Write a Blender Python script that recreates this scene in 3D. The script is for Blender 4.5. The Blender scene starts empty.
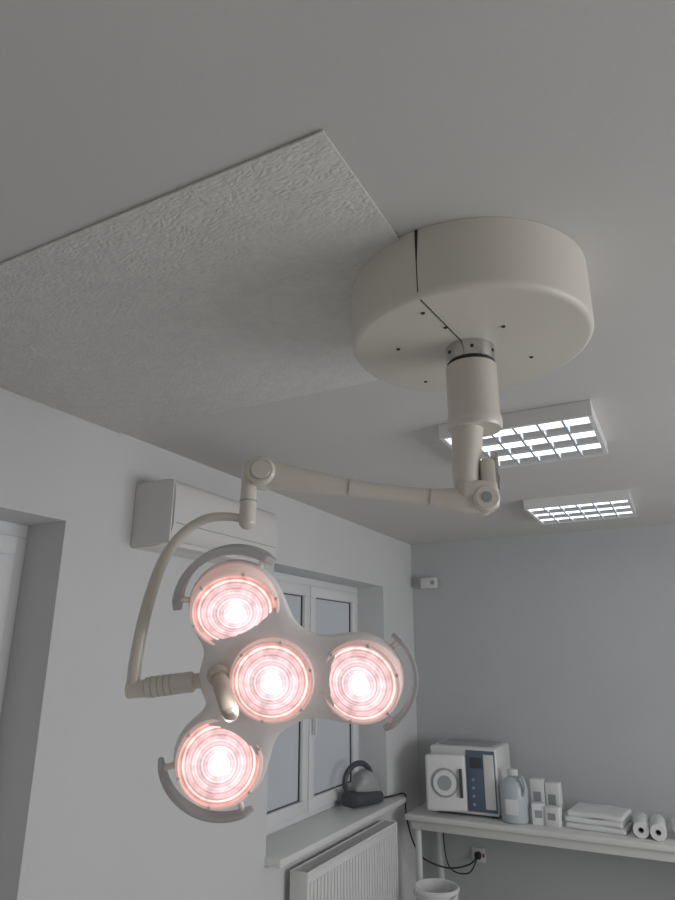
import bpy, bmesh, math, random
from mathutils import Vector, Matrix
random.seed(4)
C=bpy.context.scene
# ------------------------------------------------------------------ helpers
def mat(name,col,rough=0.5,metal=0.0,bump=0.0,bscale=40,var=0.0,vscale=3,emis=None,es=0.0,trans=0.0,detail=4,spec=0.5,coat=0):
    m=bpy.data.materials.new(name);m.use_nodes=True
    nt=m.node_tree;b=nt.nodes['Principled BSDF']
    b.inputs['Base Color'].default_value=(*col,1)
    b.inputs['Roughness'].default_value=rough
    b.inputs['Metallic'].default_value=metal
    b.inputs['Specular IOR Level'].default_value=spec
    b.inputs['Transmission Weight'].default_value=trans
    b.inputs['Coat Weight'].default_value=coat
    if emis:
        b.inputs['Emission Color'].default_value=(*emis,1);b.inputs['Emission Strength'].default_value=es
    tc=nt.nodes.new('ShaderNodeTexCoord')
    if var>0:
        n=nt.nodes.new('ShaderNodeTexNoise');n.inputs['Scale'].default_value=vscale;n.inputs['Detail'].default_value=3
        nt.links.new(tc.outputs['Object'],n.inputs['Vector'])
        r=nt.nodes.new('ShaderNodeValToRGB')
        r.color_ramp.elements[0].position=0.3;r.color_ramp.elements[1].position=0.7
        r.color_ramp.elements[0].color=(*[max(0,c*(1-var)) for c in col],1)
        r.color_ramp.elements[1].color=(*[min(1,c*(1+var)) for c in col],1)
        nt.links.new(n.outputs['Fac'],r.inputs['Fac']);nt.links.new(r.outputs['Color'],b.inputs['Base Color'])
    if bump>0:
        n=nt.nodes.new('ShaderNodeTexNoise');n.inputs['Scale'].default_value=bscale;n.inputs['Detail'].default_value=detail
        nt.links.new(tc.outputs['Object'],n.inputs['Vector'])
        bp=nt.nodes.new('ShaderNodeBump');bp.inputs['Strength'].default_value=bump;bp.inputs['Distance'].default_value=0.002
        nt.links.new(n.outputs['Fac'],bp.inputs['Height']);nt.links.new(bp.outputs['Normal'],b.inputs['Normal'])
    return m
def obj(name,me,parent=None,mats=(),M=None,smooth=False):
    o=bpy.data.objects.new(name,me);C.collection.objects.link(o)
    for m in (mats if isinstance(mats,(list,tuple)) else [mats]): me.materials.append(m)
    if parent: o.parent=parent
    if M is not None: o.matrix_local=M
    if smooth:
        for p in me.polygons:p.use_smooth=True
        me.set_sharp_from_angle(angle=math.radians(38))
    return o
def root(name,loc=(0,0,0)):
    e=bpy.data.objects.new(name,None);C.collection.objects.link(e);e.empty_display_size=.05
    e.location=loc
    return e
def bm2me(bm,name):
    bmesh.ops.recalc_face_normals(bm,faces=bm.faces)
    me=bpy.data.meshes.new(name);bm.to_mesh(me);bm.free();return me
def box(name,lo,hi,m,parent=None,bev=0.0,M=None,seg=2):
    bm=bmesh.new();bmesh.ops.create_cube(bm,size=1)
    for v in bm.verts:
        v.co=Vector([(lo[i]+hi[i])/2+v.co[i]*(hi[i]-lo[i]) for i in range(3)])
    if bev>0: bmesh.ops.bevel(bm,geom=bm.edges[:],offset=bev,segments=seg,profile=.5,affect='EDGES')
    return obj(name,bm2me(bm,name),parent,m,M,smooth=bev>0)
def boxes(name,lst,m,parent=None,bev=0,M=None):
    bm=bmesh.new()
    for lo,hi in lst:
        g=bmesh.ops.create_cube(bm,size=1)['verts']
        for v in g: v.co=Vector([(lo[i]+hi[i])/2+v.co[i]*(hi[i]-lo[i]) for i in range(3)])
    if bev>0: bmesh.ops.bevel(bm,geom=bm.edges[:],offset=bev,segments=2,profile=.5,affect='EDGES')
    return obj(name,bm2me(bm,name),parent,m,M,smooth=bev>0)
def lathe(name,prof,m,parent=None,M=None,seg=64):
    bm=bmesh.new();rings=[]
    for r,z in prof:
        if r<1e-5: rings.append([bm.verts.new((0,0,z))])
        else: rings.append([bm.verts.new((r*math.cos(2*math.pi*i/seg),r*math.sin(2*math.pi*i/seg),z)) for i in range(seg)])
    for a,b in zip(rings,rings[1:]):
        for i in range(seg):
            j=(i+1)%seg
            if len(a)==1 and len(b)==1: continue
            if len(a)==1: bm.faces.new((a[0],b[i],b[j]))
            elif len(b)==1: bm.faces.new((a[i],b[0],a[j]))
            else: bm.faces.new((a[i],b[i],b[j],a[j]))
    return obj(name,bm2me(bm,name),parent,m,M,smooth=True)
def catmull(pts,n=8):
    P=[pts[0]]+list(pts)+[pts[-1]];out=[]
    for i in range(1,len(P)-2):
        for k in range(n):
            t=k/n
            a,b,c,d=P[i-1],P[i],P[i+1],P[i+2]
            out.append([0.5*((2*b[q])+(-a[q]+c[q])*t+(2*a[q]-5*b[q]+4*c[q]-d[q])*t*t+(-a[q]+3*b[q]-3*c[q]+d[q])*t**3) for q in range(len(b))])
    out.append(list(P[-2]));return out
def tube(name,pts,m,parent=None,seg=20,sm=8,flat=1.0,M=None,up=(0,0,1),round_ends=True):
    """pts: (x,y,z,r)"""
    P=catmull(pts,sm) if sm>1 else [list(p) for p in pts]
    vs=[Vector(p[:3]) for p in P];rs=[max(1e-4,p[3]) for p in P]
    T=[]
    for i in range(len(vs)):
        a=vs[max(0,i-1)];b=vs[min(len(vs)-1,i+1)];T.append((b-a).normalized())
    if round_ends:
        nv=[];nr=[];nT=[]
        for k in range(4):
            a=math.pi/2*k/4;nv.append(vs[0]-T[0]*rs[0]*.8*math.cos(a));nr.append(max(1e-4,rs[0]*math.sin(a)));nT.append(T[0])
        ev=[];er=[];eT=[]
        for k in range(3,-1,-1):
            a=math.pi/2*k/4;ev.append(vs[-1]+T[-1]*rs[-1]*.8*math.cos(a));er.append(max(1e-4,rs[-1]*math.sin(a)));eT.append(T[-1])
        vs=nv+vs+ev;rs=nr+rs+er;T=nT+T+eT
    u=Vector(up)
    if abs(u.dot(T[0]))>.95: u=Vector((1,0,0))
    N=(u-T[0]*u.dot(T[0])).normalized()
    bm=bmesh.new();R=[]
    for i,v in enumerate(vs):
        N=(N-T[i]*N.dot(T[i])).normalized();B=T[i].cross(N)
        R.append([bm.verts.new(v+N*rs[i]*math.cos(2*math.pi*k/seg)+B*rs[i]*flat*math.sin(2*math.pi*k/seg)) for k in range(seg)])
    for a,b in zip(R,R[1:]):
        for k in range(seg):
            j=(k+1)%seg;bm.faces.new((a[k],b[k],b[j],a[j]))
    bm.faces.new(R[0]);bm.faces.new(R[-1])
    return obj(name,bm2me(bm,name),parent,m,M,smooth=True)
def cyl(name,p0,p1,r,m,parent=None,M=None,r2=None,seg=40,bev=0.002):
    p0=Vector(p0);p1=Vector(p1);L=(p1-p0).length;r2=r if r2 is None else r2
    Q=Matrix.Translation(p0)@(p1-p0).to_track_quat('Z','Y').to_matrix().to_4x4()
    if M is not None: Q=M@Q
    b=min(bev,L/3)
    return lathe(name,[(0,0),(r-b,0),(r,b),(r2,L-b),(r2-b,L),(0,L)],m,parent,Q,seg)

# ------------------------------------------------------------------ materials
M_wall=mat('wall_paint',(.71,.71,.71),.85,bump=.25,bscale=60,var=.015)
M_back=mat('wall_paint_shaded',(.555,.57,.575),.85,bump=.2,bscale=60,var=.015)  # same white paint; the weaker light at the back is put into the colour
M_ceil=mat('ceiling_paint',(.665,.65,.63),.9,bump=.15,bscale=80,var=.01)
M_panel=mat('embossed_panel',(.76,.745,.715),.33,var=.04,vscale=30)
nt=M_panel.node_tree;b=nt.nodes['Principled BSDF'];tc=nt.nodes.new('ShaderNodeTexCoord')
n1=nt.nodes.new('ShaderNodeTexNoise');n1.inputs['Scale'].default_value=9;n1.inputs['Detail'].default_value=2
mx=nt.nodes.new('ShaderNodeMixRGB');mx.inputs[0].default_value=.05
vo=nt.nodes.new('ShaderNodeTexVoronoi');vo.inputs['Scale'].default_value=95;vo.feature='DISTANCE_TO_EDGE'
mp=nt.nodes.new('ShaderNodeMapping');mp.inputs['Scale'].default_value=(.6,1.1,1)
n2=nt.nodes.new('ShaderNodeTexNoise');n2.inputs['Scale'].default_value=80;n2.inputs['Detail'].default_value=4;n2.inputs['Distortion'].default_value=.6
nt.links.new(tc.outputs['Object'],mp.inputs[0]);nt.links.new(mp.outputs[0],n1.inputs['Vector']);nt.links.new(mp.outputs[0],mx.inputs[1]);nt.links.new(n1.outputs['Color'],mx.inputs[2])
nt.links.new(mx.outputs[0],vo.inputs['Vector']);nt.links.new(mx.outputs[0],n2.inputs['Vector'])
ad=nt.nodes.new('ShaderNodeMath');ad.operation='ADD';nt.links.new(vo.outputs['Distance'],ad.inputs[0]);nt.links.new(n2.outputs['Fac'],ad.inputs[1])
bp=nt.nodes.new('ShaderNodeBump');bp.inputs['Strength'].default_value=.7;bp.inputs['Distance'].default_value=.0052
nt.links.new(ad.outputs[0],bp.inputs['Height']);nt.links.new(bp.outputs['Normal'],b.inputs['Normal'])
M_floor=mat('floor_vinyl',(.60,.59,.56),.4,bump=.05,var=.05,vscale=8)
M_cream=mat('lamp_cream_enamel',(.76,.71,.63),.32,bump=.03,bscale=300,coat=.2)
M_handle=mat('sterile_handle_cream',(.62,.56,.48),.55,bump=.03,bscale=300)
M_ring=mat('joint_ring_beige',(.50,.47,.42),.4,bump=.02)
M_cover=mat('cover_cream_enamel',(.73,.69,.62),.42,bump=.04,bscale=250)
M_white=mat('white_plastic',(.80,.80,.79),.35,bump=.02,bscale=200)
M_head=mat('lamp_head_white',(.93,.89,.87),.35,bump=.02,bscale=200,coat=.3)  # white raised to carry the glare around the lit head
M_frame=mat('window_frame_pvc',(.86,.865,.87),.3,bump=.02,bscale=150)
M_glass=mat('window_pane',(.38,.40,.42),.15,bump=.02,bscale=5,emis=(.88,.92,1),es=.12)  # daylight behind and glare put into the pane as a faint glow
M_chrome=mat('chrome',(.62,.62,.62),.16,1,bump=.01,bscale=50)
M_steel=mat('brushed_steel',(.60,.60,.61),.35,.6,bump=.1,bscale=200)
M_mirror=mat('louver_aluminium',(.88,.90,.92),.28,1,bump=.05,bscale=30)
M_dark=mat('dark_rubber',(.02,.02,.022),.5,bump=.05,bscale=100)
M_dgrey=mat('dark_grey_plastic',(.07,.075,.085),.35,bump=.03,bscale=200)
M_grey=mat('grey_plastic',(.38,.39,.40),.35,bump=.03,bscale=200)
M_seam=mat('seam_shadow_gap',(.03,.03,.03),.8,bump=.02)
M_rad=mat('radiator_enamel',(.80,.80,.79),.3,bump=.02,bscale=80)
M_counter=mat('counter_laminate',(.80,.80,.78),.3,bump=.03,bscale=100,var=.01)
M_tube=mat('fluorescent_tube',(.9,.92,.95),.3,bump=.01,emis=(.9,.95,1),es=1.8)  # tubes are off; this glow stands in for reflections in the louvres
M_towel=mat('towel_cotton',(.84,.84,.84),.95,bump=.6,bscale=350,var=.02)
M_paper=mat('paper_white',(.84,.84,.83),.8,bump=.2,bscale=120,var=.02)
M_jug=mat('translucent_blue_plastic',(.66,.72,.76),.3,bump=.03,trans=.2)
M_blue=mat('blue_grey_panel',(.12,.17,.24),.3,bump=.02)
M_red=mat('red_plastic',(.6,.05,.04),.4,bump=.02)
M_ac=mat('ac_plastic',(.74,.73,.71),.35,bump=.02,bscale=120)

# ------------------------------------------------------------------ room
XL,XR,YB,YR,H=-1.80,2.4,4.65,-1.7,2.55
T=.32
box('floor',(XL-T,YR-.2,-.1),(XR+.2,YB+.2,0),M_floor)
box('ceiling',(XL-T,YR-.2,H),(XR+.2,YB+.2,H+.1),M_ceil)
box('wall_back',(XL-T,YB,0),(XR+.2,YB+.2,H),M_back)
box('wall_rear',(XL-T,YR-.2,0),(XR+.2,YR,H),M_wall)
W1=(.10,1.46,.70,2.175);W2=(2.74,4.10,.87,2.185)
boxes('wall_left',[((XL-T,YR,0),(XL,W1[0],H)),((XL-T,W1[1],0),(XL,W2[0],H)),((XL-T,W2[1],0),(XL,YB,H)),
  ((XL-T,W1[0],0),(XL,W1[1],W1[2])),((XL-T,W1[0],W1[3]),(XL,W1[1],H)),
  ((XL-T,W2[0],0),(XL,W2[1],W2[2])),((XL-T,W2[0],W2[3]),(XL,W2[1],H))],M_wall)
W3=(1.0,3.4,.9,2.1)  # opening for an added, unseen window that lets in fill light
boxes('wall_right',[((XR,YR,0),(XR+.2,W3[0],H)),((XR,W3[1],0),(XR+.2,YB,H)),((XR,W3[0],0),(XR+.2,W3[1],W3[2])),((XR,W3[0],W3[3]),(XR+.2,W3[1],H))],M_wall)

def window(name,y0,y1,z0,z1,xf,sashes,handle=True):
    e=root(name,(xf,(y0+y1)/2,(z0+z1)/2));o=Vector(e.location)
    def bx(nm,lo,hi,m,bev=.003):
        return box(nm,Vector(lo)-o,Vector(hi)-o,m,e,bev)
    fw=.045;d=.06
    bx('frame_top',(xf-d,y0,z1-fw),(xf,y1,z1),M_frame);bx('frame_bottom',(xf-d,y0,z0),(xf,y1,z0+fw),M_frame)
    bx('frame_left',(xf-d,y0,z0+fw),(xf,y0+fw,z1-fw),M_frame);bx('frame_right',(xf-d,y1-fw,z0+fw),(xf,y1,z1-fw),M_frame)
    bx('backing',(xf-d+.001,y0+.01,z0+.01),(xf-d+.008,y1-.01,z1-.01),M_grey,0)
    w=(y1-y0-2*fw)/sashes
    for i in range(sashes):
        a=y0+fw+i*w+.004;b2=a+w-.008;s=.062;zz0=z0+fw+.003;zz1=z1-fw-.003;x0=xf-.035;x1=xf+.018
        bx('sash%d_top'%i,(x0,a,zz1-s),(x1,b2,zz1),M_frame);bx('sash%d_bottom'%i,(x0,a,zz0),(x1,b2,zz0+s),M_frame)
        bx('sash%d_l'%i,(x0,a,zz0+s),(x1-.0005,a+s,zz1-s),M_frame);bx('sash%d_r'%i,(x0,b2-s,zz0+s),(x1-.0005,b2,zz1-s),M_frame)
        g=.005
        bx('gasket%d_a'%i,(x0+.02,a+s,zz1-s-g),(x0+.034,b2-s,zz1-s),M_dgrey,0);bx('gasket%d_b'%i,(x0+.02,a+s,zz0+s),(x0+.034,b2-s,zz0+s+g),M_dgrey,0)
        bx('gasket%d_c'%i,(x0+.02,a+s,zz0+s+g),(x0+.034,a+s+g,zz1-s-g),M_dgrey,0);bx('gasket%d_d'%i,(x0+.02,b2-s-g,zz0+s+g),(x0+.034,b2-s,zz1-s-g),M_dgrey,0)
        bx('pane%d'%i,(x0+.012,a+s-.004,zz0+s-.004),(x0+.026,b2-s+.004,zz1-s+.004),M_glass,0)
    if handle:
        ym=y0+fw+w+ (.03 if sashes>1 else 0);zc=(z0+z1)/2-.1
        bx('handle_plate',(xf+.018,ym-.014,zc-.035),(xf+.028,ym+.014,zc+.035),M_white)
        bx('handle_grip',(xf+.036,ym-.009,zc-.12),(xf+.05,ym+.009,zc+.01),M_white)
        bx('handle_neck',(xf+.026,ym-.008,zc-.01),(xf+.038,ym+.008,zc+.008),M_white)
    return e
window('window_1',W1[0],W1[1],W1[2],W1[3],-1.985,1,False)
window('window_2',W2[0],W2[1],W2[2],W2[3],-1.995,2)
box('trim_1',(-1.995,W2[0]-.01,.852),(-1.715,4.20,.885),M_counter,bev=.006)   # window sill
e=root('added_window',(XR+.1,2.2,1.5))  # unseen window, added as a frame for the fill light
for nm,lo,hi in [('frame_top',(-.03,-1.2,.55),(.03,1.2,.6)),('frame_bottom',(-.03,-1.2,-.6),(.03,1.2,-.55)),('frame_l',(-.03,-1.2,-.55),(.03,-1.15,.55)),('frame_r',(-.03,1.15,-.55),(.03,1.2,.55)),('mullion',(-.03,-.03,-.55),(.03,.03,.55))]:
    box(nm,lo,hi,M_frame,e,.004)
box('ceiling_panel',(XL+.002,.716,H-.006),(-.402,1.65,H-.0005),M_panel,bev=.0012)

# ------------------------------------------------------------------ surgical lamp
lamp=root('surgical_lamp')
ax=Vector((-.342,1.289,0));ex=Vector((.8854,.4648,0));ey=Vector((-.4648,.8854,0))
F=Matrix(((ex.x,ey.x,0,ax.x),(ex.y,ey.y,0,ax.y),(0,0,1,0),(0,0,0,1)))   # s, depth, z frame
R=.263;zb=H-.15
prof=[(R,H-.0005),(R,zb+.014)]+[(R-.014+.014*math.cos(a),zb+.014-.014*math.sin(a)) for a in [i*math.pi/2/6 for i in range(1,7)]]+[(.05,zb),(.05,zb+.02)]
lathe('ceiling_cover',prof,M_cover,lamp,F,128)
sa=math.atan2(-.24,-.155)
S=F@Matrix.Rotation(sa,4,'Z')
box('cover_seam_face',(.055,-.0011,zb-.0008),(R-.012,.0011,zb+.002),M_seam,lamp,M=S)
box('cover_seam_side',(R-.004,-.0008,zb+.01),(R+.0007,.0008,H-.001),M_seam,lamp,M=S)
bm=bmesh.new()
vv=[bm.verts.new(p) for p in [(R+.001,-.001,H-.001),(R+.001,.006,H-.001),(R+.001,.0008,H-.075),(R+.001,-.001,H-.075),(R-.003,-.001,H-.001),(R-.003,.006,H-.001),(R-.003,.0008,H-.075),(R-.003,-.001,H-.075)]]
for q in [(0,1,2,3),(4,5,6,7),(0,1,5,4),(1,2,6,5),(2,3,7,6),(3,0,4,7)]: bm.faces.new([vv[i] for i in q])
obj('cover_gap',bm2me(bm,'cover_gap'),lamp,M_seam,S)
for i,(dx,dy) in enumerate([(.05,-.105),(-.125,-.16),(-.07,-.10),(.15,.04),(-.16,.0),(.06,.19),(-.075,.18)]):
    cyl('cover_screw_%d'%i,(dx,dy,zb+.003),(dx,dy,zb-.002),.0042,M_dark,lamp,F,seg=16,bev=.0005)
lathe('collar',[(.052,zb+.01),(.054,zb),(.054,zb-.036),(.05,zb-.038)],M_chrome,lamp,F)
for k in range(6):
    a=k*math.pi/3+.4
    cyl('collar_screw_%d'%k,(.0535*math.cos(a),.0535*math.sin(a),zb-.018),(.0555*math.cos(a),.0555*math.sin(a),zb-.018),.004,M_dark,lamp,F,seg=12,bev=.0005)
lathe('slip_ring',[(.05,zb-.034),(.052,zb-.036),(.052,zb-.048),(.05,zb-.05)],M_dark,lamp,F)
lathe('down_tube',[(.0,zb-.045),(.054,zb-.045),(.0555,zb-.047),(.0555,zb-.165),(.0585,zb-.169),(.0585,zb-.187),(.055,zb-.193),(0,zb-.193)],M_cream,lamp,F)
tube('swivel_leg',[(-.018,0,2.215,.036),(-.020,0,2.17,.032),(-.026,0,2.12,.029),(-.026,0,2.085,.027)],M_cream,lamp,M=F,flat=1.05)
box('swivel_yoke',(-.045,-.03,2.052),(.036,.03,2.092),M_cream,lamp,.012,F,3)
box('yoke_cheek',(.002,-.027,2.03),(.036,.027,2.14),M_cream,lamp,.011,F,3)
box('yoke_plate',(.030,-.0265,2.07),(.0385,.0265,2.15),M_chrome,lamp,.003,F)
cyl('knuckle',(.008,-.033,2.052),(.008,.033,2.052),.027,M_cream,lamp,F,bev=.004)
cyl('knuckle_cap',(.008,-.036,2.052),(.008,-.032,2.052),.011,M_grey,lamp,F)
ap=[(.008,0,2.052,.027),(-.04,0,2.053,.0265),(-.08,0,2.056,.0215),(-.13,0,2.062,.017),(-.20,0,2.070,.0165),(-.27,0,2.079,.0185),(-.35,0,2.092,.0245),(-.42,0,2.104,.0275),(-.452,0,2.11,.028)]
tube('spring_arm',ap,M_cream,lamp,24,M=F,flat=.9)
for nm,s,z,r in [('arm_joint_ring_1',-.272,2.0793,.0190),('arm_joint_ring_2',-.105,2.059,.0193)]:
    cyl(nm,(s-.0007,0,z+.0001),(s+.0007,0,z-.0001),r,M_ring,lamp,F,bev=.0002)
cyl('elbow_hub',(-.455,-.032,2.11),(-.455,.032,2.11),.030,M_cream,lamp,F,bev=.005)
cyl('elbow_cap',(-.455,-.0345,2.11),(-.455,-.031,2.11),.021,M_grey,lamp,F)
cyl('elbow_cap_inner',(-.455,-.036,2.11),(-.455,-.034,2.11),.0195,M_cream,lamp,F)
tube('elbow_post',[(-.482,0,2.125,.016),(-.482,0,2.08,.0165),(-.482,0,2.03,.0175),(-.482,0,2.005,.0175)],M_cream,lamp,M=F)
cyl('post_ring',(-.482,0,2.052),(-.482,0,2.050),.0182,M_grey,lamp,F,bev=.0005)
tube('suspension_tube',[(-.485,0,2.012,.009),(-.52,0,2.018,.009),(-.565,0,2.014,.0095),(-.610,.01,1.99,.010),(-.648,.015,1.94,.011),(-.672,.02,1.87,.012),(-.685,.02,1.80,.0125),(-.692,.02,1.73,.013),(-.693,.02,1.69,.013)],M_cream,lamp,M=F,sm=10)
cyl('tube_end',(-.704,.02,1.682),(-.655,.02,1.686),.0165,M_cream,lamp,F,bev=.003)
cyl('swivel_barrel',(-.668,.02,1.686),(-.575,.02,1.697),.0195,M_cream,lamp,F,bev=.003)
for k in range(4):
    s=-.655+k*.012;z=1.6875+k*.0015
    cyl('barrel_ring_%d'%k,(s,.02,z),(s+.002,.02,z+.0003),.0202,M_ring,lamp,F,bev=.0004)
cyl('swivel_neck',(-.59,.02,1.696),(-.53,.025,1.703),.0145,M_cream,lamp,F,bev=.002)

# lamp head
tilt=math.radians(19)
hc=Vector((-.4216,0,1.701))
H0=F@Matrix.Translation(hc)@Matrix(((1,0,0,0),(0,0,-1,0),(0,1,0,0),(0,0,0,1)))@Matrix.Rotation(tilt,4,'X')
P1=(-.070,.136);P3=(.168,-.003);P4=(-.101,-.158)
lob=[(*P1,.092),(*P3,.088),(*P4,.092)]
def smin(a,b,k):
    h=max(k-abs(a-b),0)/k;return min(a,b)-h*h*k*.25
def sdf(x,y):
    d=math.hypot(x,y)-.092
    for cx,cy,r in lob: d=smin(d,math.hypot(x-cx,y-cy)-r,.10)
    d=smin(d,math.hypot(x+.095,y)-.045,.04)
    return d
def rad(th,off):
    r=.4;c,s=math.cos(th),math.sin(th)
    for _ in range(300):
        d=sdf(r*c,r*s)-off
        if d<3e-5: break
        r-=d*.6
    return r
NS=180
bm=bmesh.new();rings=[]
for off,z in [(-.085,-.002),(-.02,-.002),(-.006,-.004),(-.001,-.009),(0,-.016),(-.002,-.03),(-.012,-.046),(-.03,-.056),(-.06,-.062),(-.085,-.064)]:
    rg=[]
    for i in range(NS):
        th=2*math.pi*i/NS
        if off>-.03: r=rad(th,off)
        else: r=rad(th,-.03)*(1-(-off-.03)/.09)
        rg.append(bm.verts.new((r*math.cos(th),r*math.sin(th),z)))
    rings.append(rg)
for a,b2 in zip(rings,rings[1:]):
    for i in range(NS):
        j=(i+1)%NS;bm.faces.new((a[i],b2[i],b2[j],a[j]))
bm.faces.new(rings[0]);bm.faces.new(rings[-1])
obj('head_shell',bm2me(bm,'head_shell'),lamp,M_head,H0,smooth=True)
def lensmat():
    m=bpy.data.materials.new('lit_fresnel_lens');m.use_nodes=True;nt=m.node_tree;b=nt.nodes['Principled BSDF'];L=nt.links.new
    tc=nt.nodes.new('ShaderNodeTexCoord');sx=nt.nodes.new('ShaderNodeSeparateXYZ');L(tc.outputs['Object'],sx.inputs[0])
    cb=nt.nodes.new('ShaderNodeCombineXYZ');L(sx.outputs[0],cb.inputs[0]);L(sx.outputs[1],cb.inputs[1])
    ln=nt.nodes.new('ShaderNodeVectorMath');ln.operation='LENGTH';L(cb.outputs[0],ln.inputs[0])
    dv=nt.nodes.new('ShaderNodeMath');dv.operation='DIVIDE';L(ln.outputs['Value'],dv.inputs[0]);dv.inputs[1].default_value=.076
    cr=nt.nodes.new('ShaderNodeValToRGB');L(dv.outputs[0],cr.inputs[0]);R=cr.color_ramp
    R.elements[0].position=0;R.elements[0].color=(1,.98,.96,1);R.elements[1].position=1;R.elements[1].color=(.90,.50,.44,1)
    for p,c in [(.14,(1,.92,.92)),(.26,(1,.78,.80)),(.34,(.88,.60,.65)),(.40,(1,.88,.88)),(.46,(.82,.50,.54)),(.60,(1,.76,.77)),(.70,(.80,.46,.48)),(.78,(.96,.66,.65)),(.83,(.70,.30,.27)),(.865,(1,.90,.86)),(.90,(1,.74,.68)),(.94,(.68,.24,.20))]:
        q=R.elements.new(p);q.color=(*c,1)
    mu=nt.nodes.new('ShaderNodeMath');mu.operation='MULTIPLY';L(dv.outputs[0],mu.inputs[0]);mu.inputs[1].default_value=80
    sn=nt.nodes.new('ShaderNodeMath');sn.operation='SINE';L(mu.outputs[0],sn.inputs[0])
    mr=nt.nodes.new('ShaderNodeMapRange');L(sn.outputs[0],mr.inputs[0]);mr.inputs[1].default_value=-1;mr.inputs[2].default_value=1;mr.inputs[3].default_value=.78;mr.inputs[4].default_value=1.16
    no=nt.nodes.new('ShaderNodeTexNoise');no.inputs['Scale'].default_value=42;no.inputs['Detail'].default_value=4;L(tc.outputs['Object'],no.inputs['Vector'])
    m2=nt.nodes.new('ShaderNodeMapRange');L(no.outputs['Fac'],m2.inputs[0]);m2.inputs[1].default_value=.35;m2.inputs[2].default_value=.65;m2.inputs[3].default_value=.76;m2.inputs[4].default_value=1.3
    pr=nt.nodes.new('ShaderNodeMath');pr.operation='MULTIPLY';L(mr.outputs[0],pr.inputs[0]);L(m2.outputs[0],pr.inputs[1])
    co=nt.nodes.new('ShaderNodeMapRange');L(dv.outputs[0],co.inputs[0]);co.inputs[1].default_value=.02;co.inputs[2].default_value=.36;co.inputs[3].default_value=1.9;co.inputs[4].default_value=1.02
    p2=nt.nodes.new('ShaderNodeMath');p2.operation='MULTIPLY';L(pr.outputs[0],p2.inputs[0]);L(co.outputs[0],p2.inputs[1])
    b.inputs['Base Color'].default_value=(.30,.20,.20,1);b.inputs['Roughness'].default_value=.15
    L(cr.outputs[0],b.inputs['Emission Color']);L(p2.outputs[0],b.inputs['Emission Strength'])
    return m
M_lens=lensmat()
M_fil=mat('filament_glow',(1,1,1),.5,bump=.01,emis=(1,.98,.95),es=6)
M_rim=mat('lens_rim_glow',(.90,.78,.74),.25,bump=.01,emis=(1,.55,.5),es=.25)  # pink glow of the lit lens put into the rim as emission
bulbs=[(*P1,.082),(0,0,.078),(*P3,.076),(*P4,.080)]
cant=math.radians(13)
for i,(x,y,r) in enumerate(bulbs):
    d=Vector((-x,-y,0));L=Matrix.Translation((x,y,.004))
    if d.length>.01:
        axis=Vector((0,0,1)).cross(d.normalized());L=L@Matrix.Rotation(cant*(1.5 if i==0 else 1),4,axis)
    B=H0@L
    lathe('lens_housing_%d'%i,[(r+.003,-.02),(r+.003,.004),(r+.001,.008),(r-.003,.009),(r-.005,.005),(r-.005,.0)],M_rim,lamp,B,72)
    rp=[]
    for j in range(25):
        q=j/24;rr=(r-.004)*(1-q);rp.append((rr if j<24 else 0,.004+.010*(1-(1-q)**2)+.0006*math.sin(j*2.6)))
    lathe('lens_%d'%i,rp,M_lens,lamp,B,72)
    lathe('bulb_hotspot_%d'%i,[(.006,.0135),(.004,.0150),(0,.0155)],M_fil,lamp,B,24)
    for j in range(6):
        a=j*math.pi/3+.3
        cyl('rim_clip_%d_%d'%(i,j),((r-.001)*math.cos(a),(r-.001)*math.sin(a),.004),((r-.001)*math.cos(a),(r-.001)*math.sin(a),.0105),.0035,M_white,lamp,B,seg=12,bev=.0008)
    ld=bpy.data.lights.new('bulb_light_%d'%i,'SPOT');ld.energy=7.5;ld.spot_size=math.radians(140);ld.spot_blend=.9;ld.shadow_soft_size=.010;ld.color=(1,.93,.88)
    lo=bpy.data.objects.new('bulb_light_%d'%i,ld);C.collection.objects.link(lo);lo.parent=lamp
    lo.matrix_local=B@Matrix.Translation((0,0,.028))@Matrix.Rotation(math.pi,4,'X')
def arcbar(name,cx,cy,r,a0,a1,w,t,m,zc=-.012):
    bm=bmesh.new();R=[];n=40
    for i in range(n+1):
        a=math.radians(a0+(a1-a0)*i/n);e=min(1,min(i,n-i)/4+.25)
        ww=w*e;prof=[(-t/2,-ww/2),(-t/4,-ww/2-.001),(t/4,-ww/2-.001),(t/2,-ww/2),(t/2,ww/2),(t/4,ww/2+.001),(-t/4,ww/2+.001),(-t/2,ww/2)]
        R.append([bm.verts.new((cx+(r+p)*math.cos(a),cy+(r+p)*math.sin(a),zc+z)) for p,z in prof])
    for a,b2 in zip(R,R[1:]):
        for k in range(8):
            j=(k+1)%8;bm.faces.new((a[k],b2[k],b2[j],a[j]))
    bm.faces.new(R[0]);bm.faces.new(R[-1])
    obj(name,bm2me(bm,name),lamp,m,H0,smooth=True)
for i,(cx,cy,r,a0,a1,w,t) in enumerate([(*P1,.113,50,182,.034,.015),(*P3,.108,-64,54,.022,.009),(*P4,.116,180,302,.024,.009)]):
    arcbar('grip_bar_%d'%i,cx,cy,r,a0,a1,w,t,M_steel)
    for k,a in enumerate((a0+10,a1-10)):
        a=math.radians(a)
        cyl('grip_post_%d_%d'%(i,k),(cx+.085*math.cos(a),cy+.085*math.sin(a),-.020),(cx+r*math.cos(a),cy+r*math.sin(a),-.014),.006,M_head,lamp,H0)
tube('focus_handle',[(-.100,.008,-.005,.014),(-.095,.000,.014,.0165),(-.087,-.012,.030,.0165),(-.079,-.024,.045,.016),(-.071,-.035,.058,.0165),(-.068,-.039,.063,.015)],M_handle,lamp,M=H0)
cyl('handle_flange',(-.100,.010,-.004),(-.099,.007,.008),.024,M_handle,lamp,H0,bev=.004)

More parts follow.
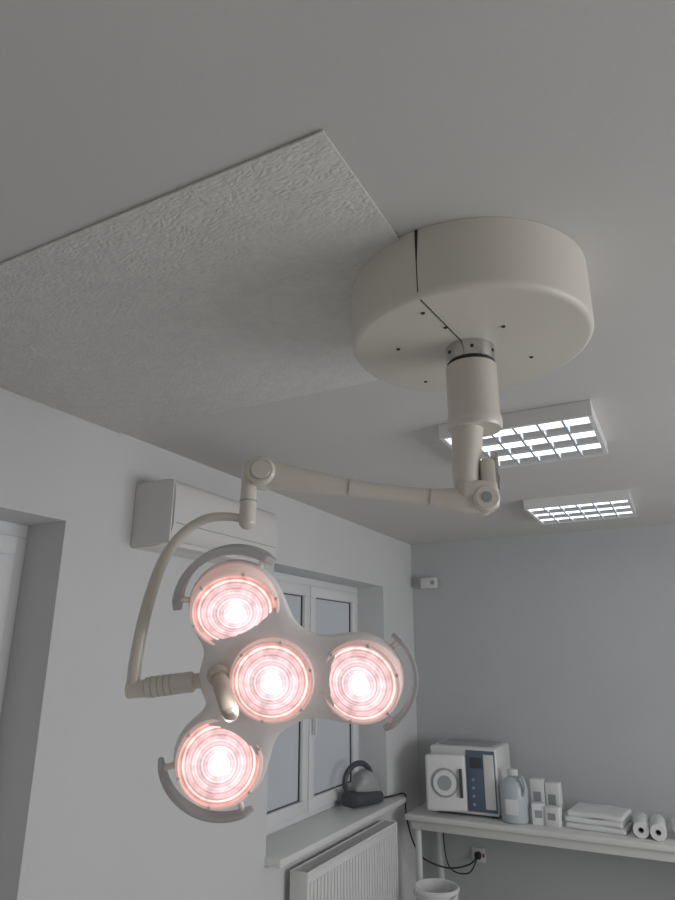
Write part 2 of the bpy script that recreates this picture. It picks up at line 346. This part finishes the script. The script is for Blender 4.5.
# ------------------------------------------------------------------ air conditioner
e=root('air_conditioner',(XL,2.095,2.25))
bm=bmesh.new()
prof=[(0,.125),(.16,.125),(.18,.118),(.193,.10),(.198,.06),(.198,-.05),(.19,-.085),(.165,-.115),(.12,-.125),(0,-.125)]
A=[bm.verts.new((x,-.33,z)) for x,z in prof];B=[bm.verts.new((x,.36,z)) for x,z in prof]
bm.faces.new(A);bm.faces.new(B)
for i in range(len(prof)):
    j=(i+1)%len(prof);bm.faces.new((A[i],A[j],B[j],B[i]))
obj('body',bm2me(bm,'ac_body'),e,M_ac,smooth=True)
box('end_cap',(.0,-.337,-.12),(.19,-.328,.12),M_ac,e,.004)
box('front_panel_seam',(.1975,-.32,-.045),(.1995,.35,-.042),M_grey,e)
box('outlet_flap',(.115,-.29,-.126),(.18,.32,-.108),M_ac,e,.003)
boxes('intake_grille',[((.02+i*.016,-.30,.1245),(.03+i*.016,.33,.128)) for i in range(8)],M_grey,e)

# ------------------------------------------------------------------ ceiling fluorescent fixtures
def fixture(x0,x1,y0,y1):
    e=root('fluorescent_ceiling_light',((x0+x1)/2,(y0+y1)/2,H))
    w=(x1-x0)/2;d=(y1-y0)/2;h=.055
    boxes('housing',[((-w,-d,-h),(w,-d+.014,-.012)),((-w,d-.014,-h),(w,d,-.012)),((-w,-d+.014,-h),(-w+.014,d-.014,-.012)),((w-.014,-d+.014,-h),(w,d-.014,-.012)),((-w,-d,-.012),(w,d,-.001))],M_white,e)
    iw=w-.015;idd=d-.015;n=3
    pitch=2*idd/n
    for k in range(n+1):
        y=-idd+k*pitch;bm=bmesh.new()
        P=[]
        for j in range(7):
            t=j/6;P.append((y-.004-.045*(1-t)**1.8,-.014-(h-.016)*t))
        for j in range(6,-1,-1):
            t=j/6;P.append((y+.004+.045*(1-t)**1.8,-.014-(h-.016)*t))
        a=[bm.verts.new((-iw,max(-idd,min(idd,p[0])),p[1])) for p in P];b2=[bm.verts.new((iw,max(-idd,min(idd,p[0])),p[1])) for p in P]
        for i in range(len(P)-1): bm.faces.new((a[i],a[i+1],b2[i+1],b2[i]))
        obj('reflector_%d'%k,bm2me(bm,'refl'),e,M_mirror,smooth=True)
        if k<n: cyl('tube_%d'%k,(-iw,y+pitch/2,-.033),(iw,y+pitch/2,-.033),.016,M_tube,e,seg=20)
    m=6;L=[]
    for k in range(1,m):
        x=-iw+k*2*iw/m;L.append(((x-.004,-idd,-h+.001),(x+.004,idd,-.0495)))
    boxes('cross_blades',L,M_mirror,e)
    boxes('inner_tray',[((-iw,-idd,-.016),(iw,idd,-.0125))],M_mirror,e)
fixture(-.70,-.175,2.13,2.63)
fixture(-.69,-.16,3.50,4.0)

# ------------------------------------------------------------------ radiator
e=root('radiator',(-1.72,3.42,.5))
y0,y1=-.52,.52
box('front_panel',(.035,y0,-.32),(.045,y1,.285),M_rad,e,.003)
box('rear_panel',(-.045,y0,-.32),(-.035,y1,.285),M_rad,e,.003)
boxes('ribs',[((.045,y0+.02+i*.0333,-.29),(.051,y0+.036+i*.0333,.255)) for i in range(31)],M_rad,e,.002)
boxes('side_cover',[((-.047,y0-.004,-.31),(.047,y0+.002,.30)),((-.047,y1-.002,-.31),(.047,y1+.004,.30))],M_rad,e,.001)
boxes('top_grille',[((-.045,y0,.286),(-.038,y1,.300)),((.038,y0,.286),(.045,y1,.300))]+[((-.04,y0+.01+i*.0185,.288),(.04,y0+.018+i*.0185,.297)) for i in range(55)],M_rad,e)
boxes('wall_brackets',[((-.08,-.4,-.25),(-.045,-.37,.2)),((-.08,.37,-.25),(-.045,.4,.2))],M_rad,e)
cyl('valve_pipe',(0,.47,-.5),(0,.47,-.31),.009,M_chrome,e)
cyl('valve_head',(.0,.52,.22),(.0,.58,.22),.02,M_white,e)

# ------------------------------------------------------------------ counter
cz=.805
e=root('counter_table',(-.45,4.385,cz))
box('top',(-1.25,-.265,-.035),(1.35,.26,0),M_counter,e,.012,seg=3)
box('apron',(-1.22,-.225,-.085),(1.32,-.21,-.034),M_counter,e,.002)
for i,(x,y) in enumerate([(-1.19,-.19),(1.28,-.19),(-1.19,.2),(1.28,.2),(.55,-.19),(.55,.2)]):
    cyl('leg_%d'%i,(x,y,-cz),(x,y,-.034),.02,M_white,e)
# autoclave
e=root('autoclave',(-1.37,4.40,cz))
box('body',(-.19,-.16,.012),(.235,.19,.385),M_white,e,.014,seg=3)
box('front_bezel',(.045,-.166,.03),(.225,-.158,.37),M_blue,e,.004)
box('display',(.07,-.169,.27),(.145,-.165,.33),M_dgrey,e,.001)
box('label_panel',(.155,-.169,.05),(.218,-.165,.35),M_white,e,.002)
for i in range(4): cyl('button_%d'%i,(.085,-.170,.07+.045*i),(.085,-.165,.07+.045*i),.009,M_grey,e,seg=16)
D=Matrix.Translation((.04,-.165,0))@Matrix.Rotation(math.radians(18),4,'Z')
box('door',(-.245,-.045,.03),(0,-.005,.345),M_white,e,.018,D,3)
cyl('door_ring',(-.13,-.052,.19),(-.13,-.044,.19),.082,M_grey,e,D)
cyl('door_boss',(-.13,-.060,.19),(-.13,-.050,.19),.070,M_white,e,D)
cyl('door_window',(-.13,-.064,.19),(-.13,-.058,.19),.042,M_grey,e,D)
box('door_handle',(-.04,-.07,.11),(-.022,-.04,.27),M_dgrey,e,.006,D)
box('top_tray',(-.15,-.10,.385),(.2,.13,.392),M_grey,e,.003)
boxes('feet',[((x,y,0),(x+.03,y+.03,.014)) for x in(-.17,.18) for y in(-.13,.14)],M_dark,e)
# canister
e=root('plastic_canister',(-1.045,4.25,cz))
lathe('body',[(0,0),(.07,0),(.078,.008),(.08,.03),(.08,.18),(.072,.21),(.045,.232),(.026,.242),(.026,.25)],M_jug,e)
lathe('cap',[(.03,.246),(.031,.25),(.031,.275),(.027,.28),(0,.28)],M_white,e,seg=32)
tube('handle',[(.03,-.03,.23,.008),(.055,-.045,.252,.008),(.075,-.055,.23,.009),(.080,-.058,.18,.009),(.06,-.05,.15,.008)],M_jug,e)
box('label',(-.035,-.0835,.05),(.035,-.073,.13),M_paper,e,.002)
def carton(x,y,z,w,d,h,rot):
    e=root('paper_carton',(x,y,z));e.rotation_euler=(0,0,math.radians(rot))
    box('carton',(-w/2,-d/2,0),(w/2,d/2,h),M_paper,e,.003)
    box('flap',(-w/2+.003,-d/2+.003,h-.001),(w/2-.003,.0,h+.0015),M_white,e,.0005)
    box('print',(-w*.3,-d/2-.0008,h*.35),(w*.25,-d/2+.001,h*.7),M_grey,e)
carton(-.912,4.26,cz,.075,.07,.11,12);carton(-.825,4.25,cz,.08,.07,.10,-8)
carton(-.935,4.40,cz,.08,.08,.215,5);carton(-.845,4.41,cz,.08,.08,.20,-4)
def folded(name,x,y,z,w,d,layers,rot,t=.03):
    e=root(name,(x,y,z));e.rotation_euler=(0,0,math.radians(rot))
    for i in range(layers):
        bm=bmesh.new();bmesh.ops.create_cube(bm,size=1)
        hw=w*(1-.03*i);hd=d*(1-.03*i)
        for v in bm.verts: v.co=Vector((v.co.x*hw+.004*(-1)**i,v.co.y*hd,v.co.z*t*.98+t*(i+.5)))
        bmesh.ops.bevel(bm,geom=bm.edges[:],offset=t*.42,segments=4,profile=.5,affect='EDGES')
        bmesh.ops.subdivide_edges(bm,edges=[q for q in bm.edges if q.calc_length()>.08],cuts=14,use_grid_fill=True)
        for v in bm.verts:
            v.co.z+=.0022*math.sin(v.co.x*31+i*2)*math.sin(v.co.y*27+i) if v.co.z>t*.3 else 0
            v.co.y+=.004*math.sin(v.co.x*17+i)
        obj('fold_%d'%i,bm2me(bm,'fold'),e,M_towel,smooth=True)
folded('folded_towel',-.592,4.36,cz,.32,.28,3,-6)
folded('folded_towel',-.10,4.36,cz,.24,.26,2,5)
for i,(x,y) in enumerate([(-.372,4.32),(-.288,4.31)]):
    e=root('paper_towel_roll',(x,y,cz+.0405));e.rotation_euler=(0,0,math.radians(3))
    Q=Matrix.Rotation(math.radians(90),4,'X')
    lathe('roll',[(.014,-.13),(.039,-.13),(.040,-.128),(.040,.128),(.039,.13),(.014,.13)],M_paper,e,Q,40)
    lathe('core',[(.014,-.131),(.0125,-.129),(.0125,.129),(.014,.131)],M_grey,e,Q,24)
    lathe('core_shade',[(0,.10),(.013,.10)],M_dark,e,Q,24)  # dark disc standing in for the shade inside the hollow core
# waste bin
e=root('waste_bin',(-1.45,3.965,0))
lathe('bucket',[(0,0),(.095,0),(.1,.006),(.120,.475),(.127,.48),(.127,.495),(.121,.50),(.115,.495),(.113,.475),(.094,.012),(0,.012)],M_white,e)
tube('handle',[(-.125,0,.485,.003),(-.1,-.09,.465,.003),(0,-.13,.445,.003),(.1,-.09,.465,.003),(.125,0,.485,.003)],M_steel,e)
# wall socket, plug and cords
e=root('power_socket',(-1.40,YB,.50))
box('plate',(-.045,-.012,-.04),(.045,0,.04),M_white,e,.004)
cyl('socket_ring',(0,-.014,0),(0,-.010,0),.022,M_grey,e)
box('plug',(-.018,-.05,-.018),(.018,-.012,.018),M_dark,e,.005)
box('switch_light',(.028,-.015,-.01),(.04,-.011,.01),M_red,e)
tube('cord',[(0,-.05,0,.005),(-.03,-.13,-.03,.005),(-.14,-.22,-.04,.005),(-.26,-.32,.02,.005),(-.31,-.37,.12,.005),(-.334,-.41,.26,.005)],M_dark,e,10)
tube('cord_loop',[(0,-.05,-.01,.004),(-.05,-.09,-.09,.004),(-.17,-.10,-.07,.004),(-.21,-.08,.10,.004),(-.19,-.07,.24,.004)],M_dark,e,10)
e=root('power_cable',(-1.74,4.24,.76))
tube('cord',[(.006,0,0,.005),(.003,-.002,.06,.005),(.0,-.005,.133,.005),(-.04,-.10,.134,.005),(-.08,-.20,.133,.005)],M_dark,e,10)
# motion sensor on back wall
e=root('motion_sensor',(-1.635,YB,2.25))
box('mount',(-.025,-.03,-.03),(.025,0,.03),M_white,e,.004)
box('housing',(-.07,-.09,-.045),(.055,-.03,.035),M_ac,e,.014)
cyl('lens',(.03,-.094,-.005),(.03,-.088,-.005),.016,M_grey,e)
cyl('arm',(-.055,-.03,.0),(-.055,0,.0),.008,M_grey,e)
# steam iron on the sill
e=root('steam_iron',(-1.845,3.86,.885));e.rotation_euler=(0,0,math.radians(70));e.scale=(.9,.9,.9)
def loft(name,secs,m,par,n=28):
    bm=bmesh.new();R=[]
    for x,w,zc,h in secs:
        R.append([bm.verts.new((x,w*math.copysign(abs(math.cos(a))**.8,math.cos(a)),zc+h*math.copysign(abs(math.sin(a))**.8,math.sin(a)))) for a in [2*math.pi*k/n for k in range(n)]])
    for a,b2 in zip(R,R[1:]):
        for k in range(n):
            j=(k+1)%n;bm.faces.new((a[k],b2[k],b2[j],a[j]))
    bm.faces.new(R[0]);bm.faces.new(R[-1])
    return obj(name,bm2me(bm,name),par,m,smooth=True)
loft('base',[(-.16,.05,.05,.045),(-.14,.075,.05,.05),(-.05,.08,.05,.05),(.05,.075,.05,.05),(.12,.055,.045,.042),(.165,.02,.03,.025),(.175,.005,.025,.012)],M_dgrey,e)
loft('water_tank',[(-.10,.03,.10,.03),(-.06,.06,.135,.065),(0,.068,.14,.08),(.06,.062,.125,.07),(.11,.045,.095,.05),(.14,.02,.065,.02)],M_grey,e)
tube('handle',[(-.12,0,.07,.017),(-.175,0,.13,.017),(-.165,0,.20,.017),(-.10,0,.25,.018),(-.02,0,.255,.018),(.04,0,.22,.018),(.07,0,.16,.016)],M_dgrey,e)
loft('sole',[(-.165,.06,.006,.006),(-.05,.082,.006,.006),(.06,.072,.006,.006),(.13,.045,.006,.006),(.178,.006,.006,.005)],M_steel,e)

# ------------------------------------------------------------------ lighting
w=bpy.data.worlds.new('world');C.world=w;w.use_nodes=True
w.node_tree.nodes['Background'].inputs[0].default_value=(.6,.7,.85,1);w.node_tree.nodes['Background'].inputs[1].default_value=.6
def area(name,loc,rot,sx,sy,en,col):
    l=bpy.data.lights.new(name,'AREA');l.shape='RECTANGLE';l.size=sx;l.size_y=sy;l.energy=en;l.color=col
    o=bpy.data.objects.new(name,l);C.collection.objects.link(o);o.location=loc;o.rotation_euler=rot;return o
area('added_fill_light',(XR+.18,2.2,1.5),(0,math.radians(90),0),1.15,2.3,47,(.985,.985,1))  # added fill lamp in the unseen window, brightens the room

# ------------------------------------------------------------------ camera
cd=bpy.data.cameras.new('camera');cam=bpy.data.objects.new('camera',cd);C.collection.objects.link(cam)
cd.sensor_fit='VERTICAL';cd.sensor_height=24;cd.lens=640/900*24;cd.clip_start=.02
cam.location=(0,0,1.75);cam.rotation_euler=(math.radians(90+17.6),0,math.radians(27.7))
C.camera=cam
C.view_settings.view_transform='Standard';C.view_settings.look='None'
